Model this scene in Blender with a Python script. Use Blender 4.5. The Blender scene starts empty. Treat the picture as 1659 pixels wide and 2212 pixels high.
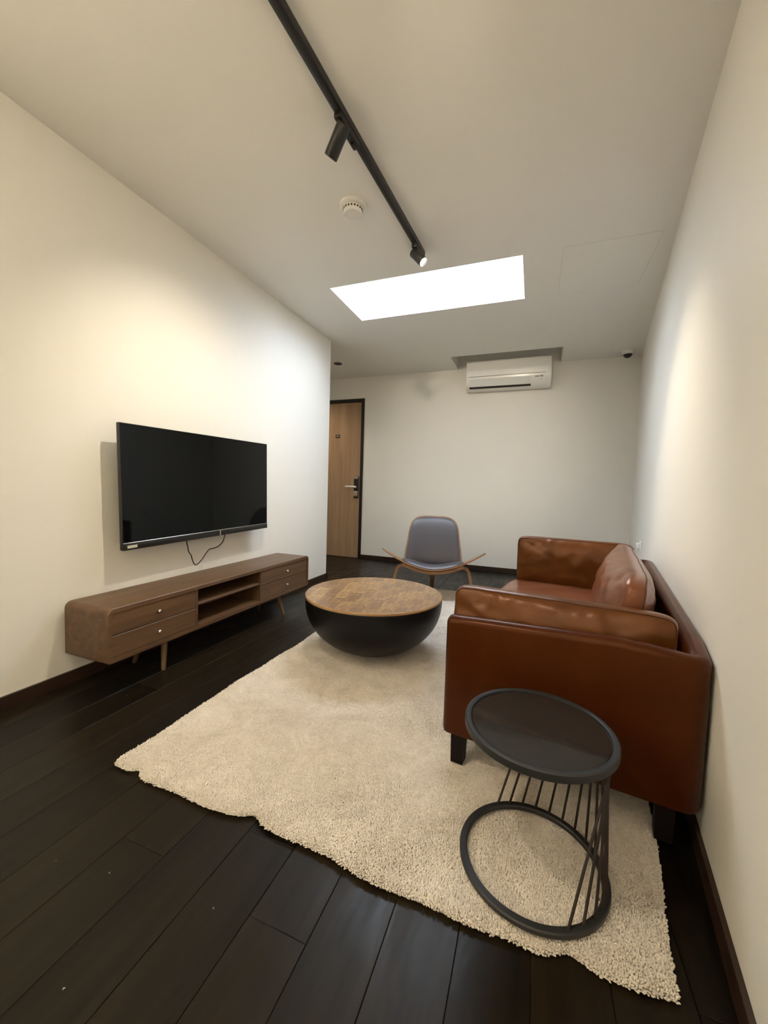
import bpy, bmesh, math, random
import numpy as np
from mathutils import Vector, Matrix, noise

random.seed(7)
rng = np.random.default_rng(7)
S = bpy.context.scene
COL = S.collection

# ------------------------------------------------------------------ camera
cam_d = bpy.data.cameras.new('camera')
cam = bpy.data.objects.new('camera', cam_d)
COL.objects.link(cam)
cam_d.sensor_fit = 'HORIZONTAL'
cam_d.sensor_width = 36.0
cam_d.lens = 36.0 * 846.42 / 1659.0
cam_d.clip_start = 0.02
RT = Vector((0.93396098, 0.35606578, 0.03056224))
UP = Vector((-0.04908211, 0.0430926, 0.99786471))
BK = Vector((0.35398847, -0.93346676, 0.05772326))
m = Matrix.Identity(4)
for i, a in enumerate((RT, UP, BK)):
    m[0][i], m[1][i], m[2][i] = a
m[0][3], m[1][3], m[2][3] = 0.0, 0.0, 1.0
cam.matrix_world = m
S.camera = cam

# ------------------------------------------------------------------ world, exposure
w = bpy.data.worlds.new('world'); S.world = w
w.use_nodes = True
w.node_tree.nodes['Background'].inputs[0].default_value = (0.75, 0.85, 1.0, 1)
w.node_tree.nodes['Background'].inputs[1].default_value = 0.02
S.view_settings.view_transform = 'Standard'
S.view_settings.look = 'None'
S.view_settings.gamma = 1.0
S.view_settings.use_curve_mapping = False
S.view_settings.exposure = 1.12
SKY_STRENGTH = 9.3        # daylight coming through the opal skylight
SPOT_TV, SPOT_SOFA, SPOT_REAR = 35.0, 40.0, 22.0
FILL_FAR = 110.0  # unseen downlight added to brighten the far wall and air conditioner
FILL_WASH = 168.0         # unseen wall-washing heads added behind the camera as fill
FILL_HALL = 22.0  # unseen hall downlight added to lift the door end
WARM = (1.0, 0.885, 0.68)

# ------------------------------------------------------------------ dimensions
H = 2.557                  # ceiling
XL = -2.092                # wall with the television
YE = 3.771                 # its far end (outside corner)
YB = 5.10                  # wall with the door
YR = -2.3                  # wall behind the camera
TH = math.radians(8.257)   # the right wall runs at an angle
def xr(y): return 0.2982 + 0.1451 * y

# ------------------------------------------------------------------ materials
def mat(name, col, rough=0.5, metal=0.0, spec=0.5, coat=0.0):
    mt = bpy.data.materials.new(name); mt.use_nodes = True
    b = mt.node_tree.nodes['Principled BSDF']
    b.inputs['Base Color'].default_value = (*col, 1)
    b.inputs['Roughness'].default_value = rough
    b.inputs['Metallic'].default_value = metal
    b.inputs['Specular IOR Level'].default_value = spec
    b.inputs['Coat Weight'].default_value = coat
    return mt
def N(mt, t, **kw):
    n = mt.node_tree.nodes.new(t)
    for k, v in kw.items(): setattr(n, k, v)
    return n
def L(mt, a, b): mt.node_tree.links.new(a, b)
def bsdf(mt): return mt.node_tree.nodes['Principled BSDF']
def coords(mt, scale=(1, 1, 1), rot=(0, 0, 0)):
    tc = N(mt, 'ShaderNodeTexCoord'); mp = N(mt, 'ShaderNodeMapping')
    mp.inputs['Scale'].default_value = scale
    mp.inputs['Rotation'].default_value = rot
    L(mt, tc.outputs['Object'], mp.inputs['Vector'])
    return mp.outputs['Vector']
def noise_tex(mt, vec, scale, detail=4, rough=0.55, dist=0.0):
    n = N(mt, 'ShaderNodeTexNoise')
    n.inputs['Scale'].default_value = scale
    n.inputs['Detail'].default_value = detail
    n.inputs['Roughness'].default_value = rough
    n.inputs['Distortion'].default_value = dist
    L(mt, vec, n.inputs['Vector'])
    return n.outputs['Fac']
def ramp(mt, fac, stops):
    r = N(mt, 'ShaderNodeValToRGB')
    e = r.color_ramp.elements
    while len(e) < len(stops): e.new(0.5)
    for el, (p, c) in zip(e, stops):
        el.position = p; el.color = (*c, 1) if len(c) == 3 else c
    L(mt, fac, r.inputs['Fac'])
    return r.outputs['Color']
def bump(mt, height, strength=0.2, dist=0.002, prev=None):
    b = N(mt, 'ShaderNodeBump')
    b.inputs['Strength'].default_value = strength
    b.inputs['Distance'].default_value = dist
    L(mt, height, b.inputs['Height'])
    if prev is not None: L(mt, prev, b.inputs['Normal'])
    return b.outputs['Normal']
def maths(mt, op, a, b=None):
    n = N(mt, 'ShaderNodeMath', operation=op)
    for i, v in enumerate((a, b)):
        if v is None: continue
        if isinstance(v, (int, float)): n.inputs[i].default_value = v
        else: L(mt, v, n.inputs[i])
    return n.outputs[0]

def paint(name, col):
    mt = mat(name, col, 0.55, spec=0.3)
    v = coords(mt)
    L(mt, bump(mt, noise_tex(mt, v, 160, 2), 0.05, 0.001), bsdf(mt).inputs['Normal'])
    return mt
M_WALL = paint('wall_paint', (0.83, 0.80, 0.735))
M_CEIL = paint('ceiling_paint', (0.88, 0.86, 0.81))
M_SHAFT = paint('shaft_paint', (0.85, 0.85, 0.85))

def wood(name, dark, light, scale, rough=0.45, rand=0.0, rot=(0, 0, 0), fine=0.5):
    """grain runs along local Y unless rotated"""
    mt = mat(name, light, rough)
    v = coords(mt, scale, rot)
    f1 = noise_tex(mt, v, 1.0, 6, 0.62, 0.6)
    v2 = coords(mt, tuple(s * 5 for s in scale), rot)
    f2 = noise_tex(mt, v2, 1.0, 3, 0.6)
    mx = maths(mt, 'ADD', maths(mt, 'MULTIPLY', f1, 1 - fine * 0.5), maths(mt, 'MULTIPLY', f2, fine * 0.5))
    if rand:
        oi = N(mt, 'ShaderNodeObjectInfo')
        mx = maths(mt, 'ADD', mx, maths(mt, 'MULTIPLY', maths(mt, 'SUBTRACT', oi.outputs['Random'], 0.5), rand))
    L(mt, ramp(mt, mx, [(0.25, dark), (0.72, light)]), bsdf(mt).inputs['Base Color'])
    L(mt, bump(mt, f2, 0.12, 0.001), bsdf(mt).inputs['Normal'])
    return mt
M_WALNUT = wood('walnut_veneer', (0.055, 0.026, 0.011), (0.175, 0.095, 0.046), (22, 1.6, 26), 0.42)
M_WALNUT_END = wood('walnut_veneer_upright', (0.055, 0.026, 0.011), (0.165, 0.09, 0.043), (26, 26, 1.8), 0.42)
M_LEGWOOD = wood('leg_walnut', (0.10, 0.055, 0.025), (0.20, 0.12, 0.06), (30, 30, 3), 0.45)
M_DOOR = wood('door_oak', (0.28, 0.165, 0.085), (0.48, 0.31, 0.18), (16, 16, 0.9), 0.5)
M_PLY = wood('bent_plywood', (0.20, 0.095, 0.04), (0.36, 0.19, 0.09), (4, 30, 30), 0.38)
M_PLYDARK = wood('bent_plywood_rear', (0.09, 0.035, 0.015), (0.17, 0.075, 0.035), (30, 30, 4), 0.4)
M_BASEB = wood('baseboard_wood', (0.018, 0.009, 0.005), (0.042, 0.021, 0.012), (20, 3, 20), 0.4)
M_BLACKWOOD = mat('black_door_frame', (0.012, 0.008, 0.007), 0.4)
M_SOFALEG = mat('dark_stained_leg', (0.008, 0.0045, 0.004), 0.5, spec=0.2)

def table_wood():
    mt = mat('reclaimed_table_wood', (0.35, 0.19, 0.08), 0.30)
    v = coords(mt, (26, 5, 26))
    f = noise_tex(mt, v, 1.0, 6, 0.65, 1.2)
    v3 = coords(mt, (1, 1, 1))
    patch = noise_tex(mt, v3, 11, 5, 0.62, 1.2)
    oi = N(mt, 'ShaderNodeObjectInfo')
    r = maths(mt, 'MULTIPLY', maths(mt, 'SUBTRACT', oi.outputs['Random'], 0.5), 0.10)
    s = maths(mt, 'ADD', maths(mt, 'ADD', maths(mt, 'MULTIPLY', f, 0.45), maths(mt, 'MULTIPLY', patch, 0.55)), r)
    L(mt, ramp(mt, s, [(0.28, (0.135, 0.082, 0.050)), (0.45, (0.26, 0.155, 0.086)),
                       (0.56, (0.42, 0.26, 0.125)), (0.70, (0.62, 0.42, 0.18))]), bsdf(mt).inputs['Base Color'])
    L(mt, bump(mt, f, 0.12, 0.001), bsdf(mt).inputs['Normal'])
    return mt
M_TABLE = table_wood()
M_EDGEWOOD = wood('table_edge_wood', (0.25, 0.14, 0.06), (0.45, 0.27, 0.12), (14, 14, 30), 0.42)

def floor_mat():
    mt = mat('black_stained_plank', (0.012, 0.009, 0.007), 0.33, spec=0.21)
    v = coords(mt, (24, 1.3, 24))
    f = noise_tex(mt, v, 1.0, 6, 0.65, 0.5)
    oi = N(mt, 'ShaderNodeObjectInfo')
    s = maths(mt, 'ADD', f, maths(mt, 'MULTIPLY', maths(mt, 'SUBTRACT', oi.outputs['Random'], 0.5), 0.35))
    base = ramp(mt, s, [(0.25, (0.0025, 0.0019, 0.0010)), (0.75, (0.0175, 0.0118, 0.0054))])
    # sparse pale paint specks left on the boards
    vo = N(mt, 'ShaderNodeTexVoronoi'); vo.voronoi_dimensions = '2D'; vo.inputs['Scale'].default_value = 9.0
    vv = coords(mt)
    va = N(mt, 'ShaderNodeMixRGB'); va.inputs['Fac'].default_value = 0.012
    nz_ = N(mt, 'ShaderNodeTexNoise'); nz_.inputs['Scale'].default_value = 260; L(mt, vv, nz_.inputs['Vector'])
    L(mt, vv, va.inputs['Color1']); L(mt, nz_.outputs['Color'], va.inputs['Color2'])
    L(mt, va.outputs['Color'], vo.inputs['Vector'])
    pick = maths(mt, 'LESS_THAN', vo.outputs['Distance'], 0.017)
    sep = N(mt, 'ShaderNodeSeparateColor'); L(mt, vo.outputs['Color'], sep.inputs[0])
    speck = maths(mt, 'MULTIPLY', pick, maths(mt, 'GREATER_THAN', sep.outputs[0], 0.88))
    mix = N(mt, 'ShaderNodeMix', data_type='RGBA')
    L(mt, speck, mix.inputs['Factor']); L(mt, base, mix.inputs['A'])
    mix.inputs['B'].default_value = (0.38, 0.34, 0.28, 1)
    L(mt, mix.outputs['Result'], bsdf(mt).inputs['Base Color'])
    scuff = noise_tex(mt, coords(mt, (3, 1.2, 3)), 3.0, 5, 0.65, 0.8)
    rr = N(mt, 'ShaderNodeMapRange')
    L(mt, scuff, rr.inputs['Value'])
    rr.inputs['From Min'].default_value = 0.3; rr.inputs['From Max'].default_value = 0.7
    rr.inputs['To Min'].default_value = 0.27; rr.inputs['To Max'].default_value = 0.46
    L(mt, rr.outputs['Result'], bsdf(mt).inputs['Roughness'])
    n1 = bump(mt, f, 0.16, 0.0012)
    L(mt, bump(mt, noise_tex(mt, coords(mt, (6, 2, 6)), 1.0, 2), 0.25, 0.004, n1), bsdf(mt).inputs['Normal'])
    return mt
M_FLOOR = floor_mat()
M_SUB = mat('subfloor', (0.004, 0.003, 0.002), 0.9)

def leather(name, dark, light, spec=0.42, coat=0.35):
    mt = mat(name, light, 0.30, spec=spec, coat=coat)
    v = coords(mt)
    f = noise_tex(mt, v, 5, 4, 0.6)
    L(mt, ramp(mt, f, [(0.3, dark), (0.7, light)]), bsdf(mt).inputs['Base Color'])
    cr = noise_tex(mt, v, 14, 3, 0.55, 0.4)
    vo = N(mt, 'ShaderNodeTexVoronoi'); vo.inputs['Scale'].default_value = 420
    L(mt, v, vo.inputs['Vector'])
    n1 = bump(mt, vo.outputs['Distance'], 0.10, 0.0006)
    L(mt, bump(mt, cr, 0.20, 0.006, n1), bsdf(mt).inputs['Normal'])
    bsdf(mt).inputs['Coat Roughness'].default_value = 0.28
    bsdf(mt).inputs['Specular Tint'].default_value = (1.0, 0.5, 0.3, 1)
    return mt
M_LEATHER = leather('brown_leather', (0.038, 0.0078, 0.0012), (0.062, 0.0142, 0.0026), 0.30, 0.06)
M_LEATHER_MID = leather('brown_leather_cushion', (0.078, 0.0235, 0.0035), (0.122, 0.040, 0.007))
M_LEATHER_SHEEN = leather('brown_leather_painted_sheen', (0.135, 0.046, 0.021), (0.195, 0.072, 0.036))  # paler, pinker copy for seat and back; skylight sheen put into its colour
M_PIPING = mat('leather_piping', (0.075, 0.021, 0.006), 0.45)
M_PAD = mat('dark_leather_pad', (0.075, 0.066, 0.075), 0.42, spec=0.5)
L(M_PAD, bump(M_PAD, noise_tex(M_PAD, coords(M_PAD), 350, 2), 0.06, 0.0008), bsdf(M_PAD).inputs['Normal'])

def rug_mat():
    mt = mat('cream_pile', (0.55, 0.48, 0.40), 0.9, spec=0.1)
    v = coords(mt)
    f = noise_tex(mt, v, 4.2, 5, 0.62, 1.6)
    g = noise_tex(mt, v, 90, 2, 0.6)
    s = maths(mt, 'ADD', maths(mt, 'MULTIPLY', f, 0.6), maths(mt, 'MULTIPLY', g, 0.4))
    L(mt, ramp(mt, s, [(0.34, (0.61, 0.535, 0.455)), (0.66, (0.86, 0.785, 0.70))]), bsdf(mt).inputs['Base Color'])
    bsdf(mt).inputs['Sheen Weight'].default_value = 0.25
    bsdf(mt).inputs['Sheen Roughness'].default_value = 0.5
    return mt
M_RUG = rug_mat()
M_BACKING = mat('rug_backing', (0.52, 0.45, 0.37), 0.95, spec=0.05)

M_TVBODY = mat('tv_black_plastic', (0.010, 0.009, 0.009), 0.35)
M_SCREEN = mat('tv_screen_glass', (0.003, 0.0035, 0.0035), 0.04, spec=0.27)
M_CHROME = mat('chrome_strip', (0.85, 0.83, 0.8), 0.22, 1.0)
M_LABEL = mat('pale_sticker', (0.55, 0.53, 0.42), 0.5)
M_KNOB = mat('brushed_knob', (0.80, 0.77, 0.74), 0.28, 1.0)
M_STEEL = mat('satin_steel', (0.55, 0.50, 0.43), 0.4, 1.0)
M_LEVER = mat('pale_satin_lever', (0.80, 0.75, 0.66), 0.35, 0.3)
M_LOCK = mat('lock_black', (0.014, 0.012, 0.012), 0.3)
M_BOWL = mat('black_bowl', (0.005, 0.0045, 0.005), 0.42, spec=0.28)
M_METAL = mat('black_powder_coat', (0.020, 0.020, 0.021), 0.48, spec=0.5)
M_RIM = mat('grey_black_rim', (0.019, 0.020, 0.021), 0.5, spec=0.4)
M_RODS = mat('dark_brown_rod', (0.020, 0.010, 0.008), 0.45)
M_SMOKE = mat('smoked_glass', (0.022, 0.020, 0.018), 0.06, spec=0.6)
M_TRACK = mat('track_black', (0.010, 0.009, 0.008), 0.42)
M_WHITEPL = mat('white_plastic', (0.86, 0.84, 0.79), 0.22, spec=0.5)
M_ACLOW = mat('white_plastic_flap', (0.74, 0.74, 0.71), 0.32)
M_DARKSLOT = mat('dark_slot', (0.02, 0.015, 0.012), 0.7)
M_HAIR = mat('hairline_gap', (0.72, 0.70, 0.645), 0.7)
M_GREYMARK = mat('grey_print', (0.33, 0.32, 0.29), 0.5)
M_DOME = mat('black_dome', (0.008, 0.006, 0.007), 0.12)
M_CABLE = mat('black_cable', (0.02, 0.017, 0.015), 0.5)
M_PLATE = mat('sign_black', (0.010, 0.006, 0.005), 0.4)
M_SIGNTXT = mat('sign_white', (0.62, 0.58, 0.56), 0.5)
M_DOWN = mat('downlight_bronze', (0.05, 0.038, 0.03), 0.35, 0.6)
def emit(name, col, strength):
    mt = bpy.data.materials.new(name); mt.use_nodes = True
    nt = mt.node_tree; nt.nodes.clear()
    e = nt.nodes.new('ShaderNodeEmission'); o = nt.nodes.new('ShaderNodeOutputMaterial')
    e.inputs[0].default_value = (*col, 1); e.inputs[1].default_value = strength
    nt.links.new(e.outputs[0], o.inputs[0])
    return mt
M_SKY = emit('opal_daylight', (0.87, 0.985, 1.13), SKY_STRENGTH)
M_LENS = emit('lamp_lens', (1.0, 0.93, 0.82), 9.0)

# ------------------------------------------------------------------ mesh helpers
class G:
    """gathers verts and faces for one mesh"""
    def __init__(s): s.v = []; s.f = []
    def add(s, vs, fs):
        o = len(s.v); s.v += [tuple(p) for p in vs]; s.f += [tuple(i + o for i in f) for f in fs]; return s
    def box(s, x0, x1, y0, y1, z0, z1):
        return s.add([(x0, y0, z0), (x1, y0, z0), (x1, y1, z0), (x0, y1, z0), (x0, y0, z1), (x1, y0, z1), (x1, y1, z1), (x0, y1, z1)],
                     [(0, 3, 2, 1), (4, 5, 6, 7), (0, 1, 5, 4), (1, 2, 6, 5), (2, 3, 7, 6), (3, 0, 4, 7)])
    def rbox(s, x0, x1, y0, y1, z0, z1, r=0.004, seg=2):
        bm = bmesh.new(); bmesh.ops.create_cube(bm, size=1)
        for v in bm.verts:
            v.co = Vector(((x0 + x1) / 2 + v.co.x * (x1 - x0), (y0 + y1) / 2 + v.co.y * (y1 - y0), (z0 + z1) / 2 + v.co.z * (z1 - z0)))
        bmesh.ops.bevel(bm, geom=bm.edges[:], offset=r, segments=seg, profile=0.5, affect='EDGES')
        bm.verts.index_update()
        s.add([v.co[:] for v in bm.verts], [[v.index for v in f.verts] for f in bm.faces]); bm.free(); return s
    def hexa(s, bot, top):
        return s.add(list(bot) + list(top), [(0, 3, 2, 1), (4, 5, 6, 7), (0, 1, 5, 4), (1, 2, 6, 5), (2, 3, 7, 6), (3, 0, 4, 7)])
    def lathe(s, prof, n=48, c=(0, 0, 0)):
        """prof: list of (r, z) from one end to the other; r==0 ends close to a point"""
        o = len(s.v); rings = []
        for r, z in prof:
            if r < 1e-6:
                s.v.append((c[0], c[1], c[2] + z)); rings.append([len(s.v) - 1])
            else:
                rings.append([]);
                for k in range(n):
                    a = 2 * math.pi * k / n
                    s.v.append((c[0] + r * math.cos(a), c[1] + r * math.sin(a), c[2] + z)); rings[-1].append(len(s.v) - 1)
        for A, B in zip(rings, rings[1:]):
            if len(A) == 1 and len(B) == 1: continue
            for k in range(n):
                k2 = (k + 1) % n
                if len(A) == 1: s.f.append((A[0], B[k2], B[k]))
                elif len(B) == 1: s.f.append((A[k], A[k2], B[0]))
                else: s.f.append((A[k], A[k2], B[k2], B[k]))
        return s
    def tube(s, pts, r, n=8, closed=False, caps=True):
        """round tube through pts; r may be a list"""
        P = [Vector(p) for p in pts]; k = len(P)
        rad = r if isinstance(r, (list, tuple)) else [r] * k
        rings = []; up = None
        for i in range(k):
            if closed: t = (P[(i + 1) % k] - P[i - 1]).normalized()
            else: t = (P[min(i + 1, k - 1)] - P[max(i - 1, 0)]).normalized()
            if up is None: up = t.orthogonal().normalized()
            up = (up - t * up.dot(t)).normalized(); sd = t.cross(up)
            ring = []
            for j in range(n):
                a = 2 * math.pi * j / n
                s.v.append((P[i] + (up * math.cos(a) + sd * math.sin(a)) * rad[i])[:]); ring.append(len(s.v) - 1)
            rings.append(ring)
        pairs = list(zip(rings, rings[1:])) + ([(rings[-1], rings[0])] if closed else [])
        for A, B in pairs:
            for j in range(n):
                s.f.append((A[j], A[(j + 1) % n], B[(j + 1) % n], B[j]))
        if caps and not closed:
            s.f.append(tuple(reversed(rings[0]))); s.f.append(tuple(rings[-1]))
        return s
    def rings(s, rings, closed=True, caps=True):
        """skin a list of rings (each a list of points)"""
        o = len(s.v); n = len(rings[0])
        for r in rings: s.v += [tuple(p) for p in r]
        for i in range(len(rings) - 1):
            for j in range(n if closed else n - 1):
                a = o + i * n + j; b = o + i * n + (j + 1) % n
                s.f.append((a, b, b + n, a + n))
        if caps:
            s.f.append(tuple(o + j for j in reversed(range(n)))); s.f.append(tuple(o + (len(rings) - 1) * n + j for j in range(n)))
        return s
    def sheet(s, P, t):
        """P: 2-D list of Vectors (surface), thickened downwards by t along the normal"""
        nu, nv = len(P), len(P[0]); o = len(s.v)
        Nn = [[None] * nv for _ in range(nu)]
        for i in range(nu):
            for j in range(nv):
                du = P[min(i + 1, nu - 1)][j] - P[max(i - 1, 0)][j]; dv = P[i][min(j + 1, nv - 1)] - P[i][max(j - 1, 0)]
                nn = du.cross(dv)
                Nn[i][j] = nn.normalized() if nn.length > 1e-12 else Vector((0, 0, 1))
        s.v += [P[i][j][:] for i in range(nu) for j in range(nv)]
        s.v += [(P[i][j] - Nn[i][j] * t)[:] for i in range(nu) for j in range(nv)]
        q = nu * nv
        for i in range(nu - 1):
            for j in range(nv - 1):
                a = o + i * nv + j
                s.f.append((a, a + nv, a + nv + 1, a + 1)); s.f.append((a + q, a + q + 1, a + q + nv + 1, a + q + nv))
        edge = [i * nv for i in range(nu)] + [(nu - 1) * nv + j for j in range(1, nv)] + [i * nv + nv - 1 for i in range(nu - 2, -1, -1)] + [j for j in range(nv - 2, 0, -1)]
        for k in range(len(edge)):
            a, b = o + edge[k], o + edge[(k + 1) % len(edge)]
            s.f.append((b, a, a + q, b + q))
        return s
    def xform(s, M):
        s.v = [(M @ Vector(p))[:] for p in s.v]; return s

def obj(name, g, material, parent=None, smooth=35, loc=None):
    me = bpy.data.meshes.new(name)
    me.from_pydata(g.v, [], g.f); me.validate(); me.update()
    bm = bmesh.new(); bm.from_mesh(me); bmesh.ops.recalc_face_normals(bm, faces=bm.faces); bm.to_mesh(me); bm.free()
    if smooth:
        me.shade_smooth(); me.set_sharp_from_angle(angle=math.radians(smooth))
    me.materials.append(material)
    o = bpy.data.objects.new(name, me); COL.objects.link(o)
    if parent is not None: o.parent = parent
    if loc is not None: o.location = loc
    return o
def tag(o, label, cat, group=None):
    o['label'] = label; o['category'] = cat
    if group: o['group'] = group
    return o
def thing(name, label, cat, loc=(0, 0, 0), rz=0.0, group=None):
    o = bpy.data.objects.new(name, None); COL.objects.link(o)
    o.location = loc; o.rotation_euler = (0, 0, rz); o.empty_display_size = 0.1
    return tag(o, label, cat, group)
def struct(name, g, material, parent=None, smooth=0):
    o = obj(name, g, material, parent, smooth)
    if parent is None: o['kind'] = 'structure'
    return o
def lpart(o, label): o['label'] = label; return o

# ------------------------------------------------------------------ room shell
XH = -3.9                                   # far side of the hall behind the TV wall
struct('wall_left', G().box(XL - 0.12, XL, YR, YE, -0.05, H + 0.05), M_WALL)
struct('wall_hall', G().box(XH, XL - 0.12, YE - 0.12, YE, -0.05, H + 0.05), M_WALL)
struct('wall_hall_end', G().box(XH - 0.1, XH, YE - 0.12, YB + 0.1, -0.05, H + 0.05), M_WALL)
# wall_right as a slab along the slanted line
c, s_ = math.cos(TH), math.sin(TH)
ya, yb = YR - 0.1, YB + 0.1
g = G().hexa([(xr(ya), ya, -0.05), (xr(ya) + 0.12, ya, -0.05), (xr(yb) + 0.12, yb, -0.05), (xr(yb), yb, -0.05)],
             [(xr(ya), ya, H + 0.05), (xr(ya) + 0.12, ya, H + 0.05), (xr(yb) + 0.12, yb, H + 0.05), (xr(yb), yb, H + 0.05)])
struct('wall_right', g, M_WALL)
# wall_back with the door opening
DX0, DX1, DZ = -3.23, -2.272, 2.262
g = G()
g.box(XH, DX0, YB, YB + 0.12, -0.05, H + 0.3).box(DX1, 1.15, YB, YB + 0.12, -0.05, H + 0.3).box(DX0, DX1, YB, YB + 0.12, DZ, H + 0.3)
struct('wall_back', g, M_WALL)
struct('wall_rear', G().box(XL - 0.1, xr(YR) + 0.1, YR - 0.12, YR, -0.05, H + 0.05), M_WALL)

# ceiling with the skylight opening and the recess over the air conditioner
SK = (-1.566, -0.143, 2.79, 3.40)
RC = (-0.977, 0.222, 4.605, YB)
xs = sorted([XH, SK[0], SK[1], RC[0], RC[1], 1.2]); ys = sorted([YR - 0.1, SK[2], SK[3], RC[2], YB])
g = G()
for i in range(len(xs) - 1):
    for j in range(len(ys) - 1):
        x0, x1, y0, y1 = xs[i], xs[i + 1], ys[j], ys[j + 1]
        cx, cy = (x0 + x1) / 2, (y0 + y1) / 2
        if SK[0] < cx < SK[1] and SK[2] < cy < SK[3]: continue
        if RC[0] < cx < RC[1] and RC[2] < cy < RC[3]: continue
        g.box(x0, x1, y0, y1, H, H + 0.01)
ceiling = struct('ceiling', g, M_CEIL)
g = G()
t = 0.02
g.box(RC[0] - t, RC[0], RC[2], RC[3], H + 0.01, H + 0.28).box(RC[1], RC[1] + t, RC[2], RC[3], H + 0.01, H + 0.28)
g.box(RC[0] - t, RC[1] + t, RC[2] - t, RC[2], H + 0.01, H + 0.28).box(RC[0] - t, RC[1] + t, RC[2] - t, RC[3], H + 0.28, H + 0.30)
struct('recess_box', g, M_CEIL, ceiling)
# skylight: shallow shaft, slim frame and an opal daylight pane
sky = struct('window_1', G().box(SK[0] - t, SK[0], SK[2] - t, SK[3] + t, H + 0.01, H + 0.46).box(SK[1], SK[1] + t, SK[2] - t, SK[3] + t, H + 0.01, H + 0.46)
             .box(SK[0], SK[1], SK[2] - t, SK[2], H + 0.01, H + 0.46).box(SK[0], SK[1], SK[3], SK[3] + t, H + 0.01, H + 0.46), M_SHAFT)
sky['label'] = 'white skylight shaft set into the ceiling'
pane = struct('pane', G().box(SK[0], SK[1], SK[2], SK[3], H + 0.42, H + 0.425), M_SKY, sky)
pane['label'] = 'glowing opal daylight pane'

# floor: dark sub-floor and every board of its own
fl = struct('floor', G().box(XH - 0.1, 1.3, YR - 0.1, YB + 0.1, -0.06, -0.006), M_SUB)
PW = 0.1535
k0 = -25
plank_x0 = -0.11
ends = {-3: 0.70}
for k in range(k0, 9):
    x0 = plank_x0 + PW * k; x1 = x0 + PW
    if x1 < XH or x0 > 1.1: continue
    y = YR
    cuts = [YR]
    yy = YR + random.uniform(0.4, 2.0)
    if k in ends: yy = ends[k]
    while yy < YB - 0.3:
        cuts.append(yy); yy += random.uniform(1.9, 2.8)
    cuts.append(YB + 0.02)
    for a, b in zip(cuts, cuts[1:]):
        if x1 < XL - 0.1 and b < YE - 0.2: continue
        dz = random.uniform(-0.0006, 0.0)
        gp = 0.0005
        g = G()
        cxp, cyp = (x0 + x1) / 2, (a + b) / 2
        hx, hy = PW / 2 - gp, (b - a) / 2 - gp
        bv = 0.0010
        bot = [(-hx, -hy, -0.012), (hx, -hy, -0.012), (hx, hy, -0.012), (-hx, hy, -0.012)]
        mid = [(-hx, -hy, -bv), (hx, -hy, -bv), (hx, hy, -bv), (-hx, hy, -bv)]
        top = [(-hx + bv, -hy + bv, 0), (hx - bv, -hy + bv, 0), (hx - bv, hy - bv, 0), (-hx + bv, hy - bv, 0)]
        g.rings([bot, mid, top])
        o = obj('plank', g, M_FLOOR, fl, 0, (cxp, cyp, dz))

# baseboards
hb, tb = 0.060, 0.012
struct('baseboard_left', G().box(XL, XL + tb, YR, YE + tb, 0, hb), M_BASEB)
struct('baseboard_hall', G().box(XH, XL + tb, YE, YE + tb, 0, hb), M_BASEB)
struct('baseboard_back', G().box(DX1, xr(YB) - 0.002, YB - tb, YB, 0, hb), M_BASEB)
e = tb / c
g = G().hexa([(xr(YR) - e, YR, 0), (xr(YR) - .0005, YR, 0), (xr(YB) - .0005, YB, 0), (xr(YB) - e, YB, 0)],
             [(xr(YR) - e, YR, hb), (xr(YR) - .0005, YR, hb), (xr(YB) - .0005, YB, hb), (xr(YB) - e, YB, hb)])
struct('baseboard_right', g, M_BASEB)

# ------------------------------------------------------------------ door
dg = G().box(DX0, DX0 + 0.042, YB - 0.012, YB + 0.1, 0, DZ).box(DX1 - 0.042, DX1, YB - 0.012, YB + 0.1, 0, DZ)
dg.box(DX0 + 0.042, DX1 - 0.042, YB - 0.012, YB + 0.1, DZ - 0.045, DZ)
door = struct('door_1', dg, M_BLACKWOOD)
door['label'] = 'black door frame at the end of the hall'
leaf = struct('door_leaf', G().rbox(DX0 + 0.045, DX1 - 0.046, YB + 0.004, YB + 0.045, 0.004, DZ - 0.048, 0.003), M_DOOR, door)
lpart(leaf, 'pale brown wood grain door leaf')
lk = obj('lock_plate', G().rbox(-2.402, -2.332, YB - 0.018, YB + 0.006, 0.865, 1.172, 0.006), M_LOCK, door)
obj('lock_cover', G().rbox(-2.399, -2.337, YB - 0.026, YB - 0.015, 0.885, 0.965, 0.004), M_STEEL, lk)
obj('lock_cap', G().rbox(-2.399, -2.337, YB - 0.024, YB - 0.015, 1.135, 1.168, 0.004), M_STEEL, lk)
obj('card_reader', G().rbox(-2.392, -2.345, YB - 0.022, YB - 0.015, 1.06, 1.128, 0.004), M_TVBODY, lk)
g = G().tube([(-2.365, YB - 0.01, 1.022), (-2.365, YB - 0.055, 1.022)], 0.011, 12)
g.rbox(-2.52, -2.345, YB - 0.07, YB - 0.05, 1.008, 1.036, 0.008, 3)
obj('door_handle', g, M_LEVER, door)
sg = obj('door_sign', G().rbox(-2.718, -2.648, YB - 0.002, YB + 0.004, 1.723, 1.768, 0.002), M_PLATE, door)

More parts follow.
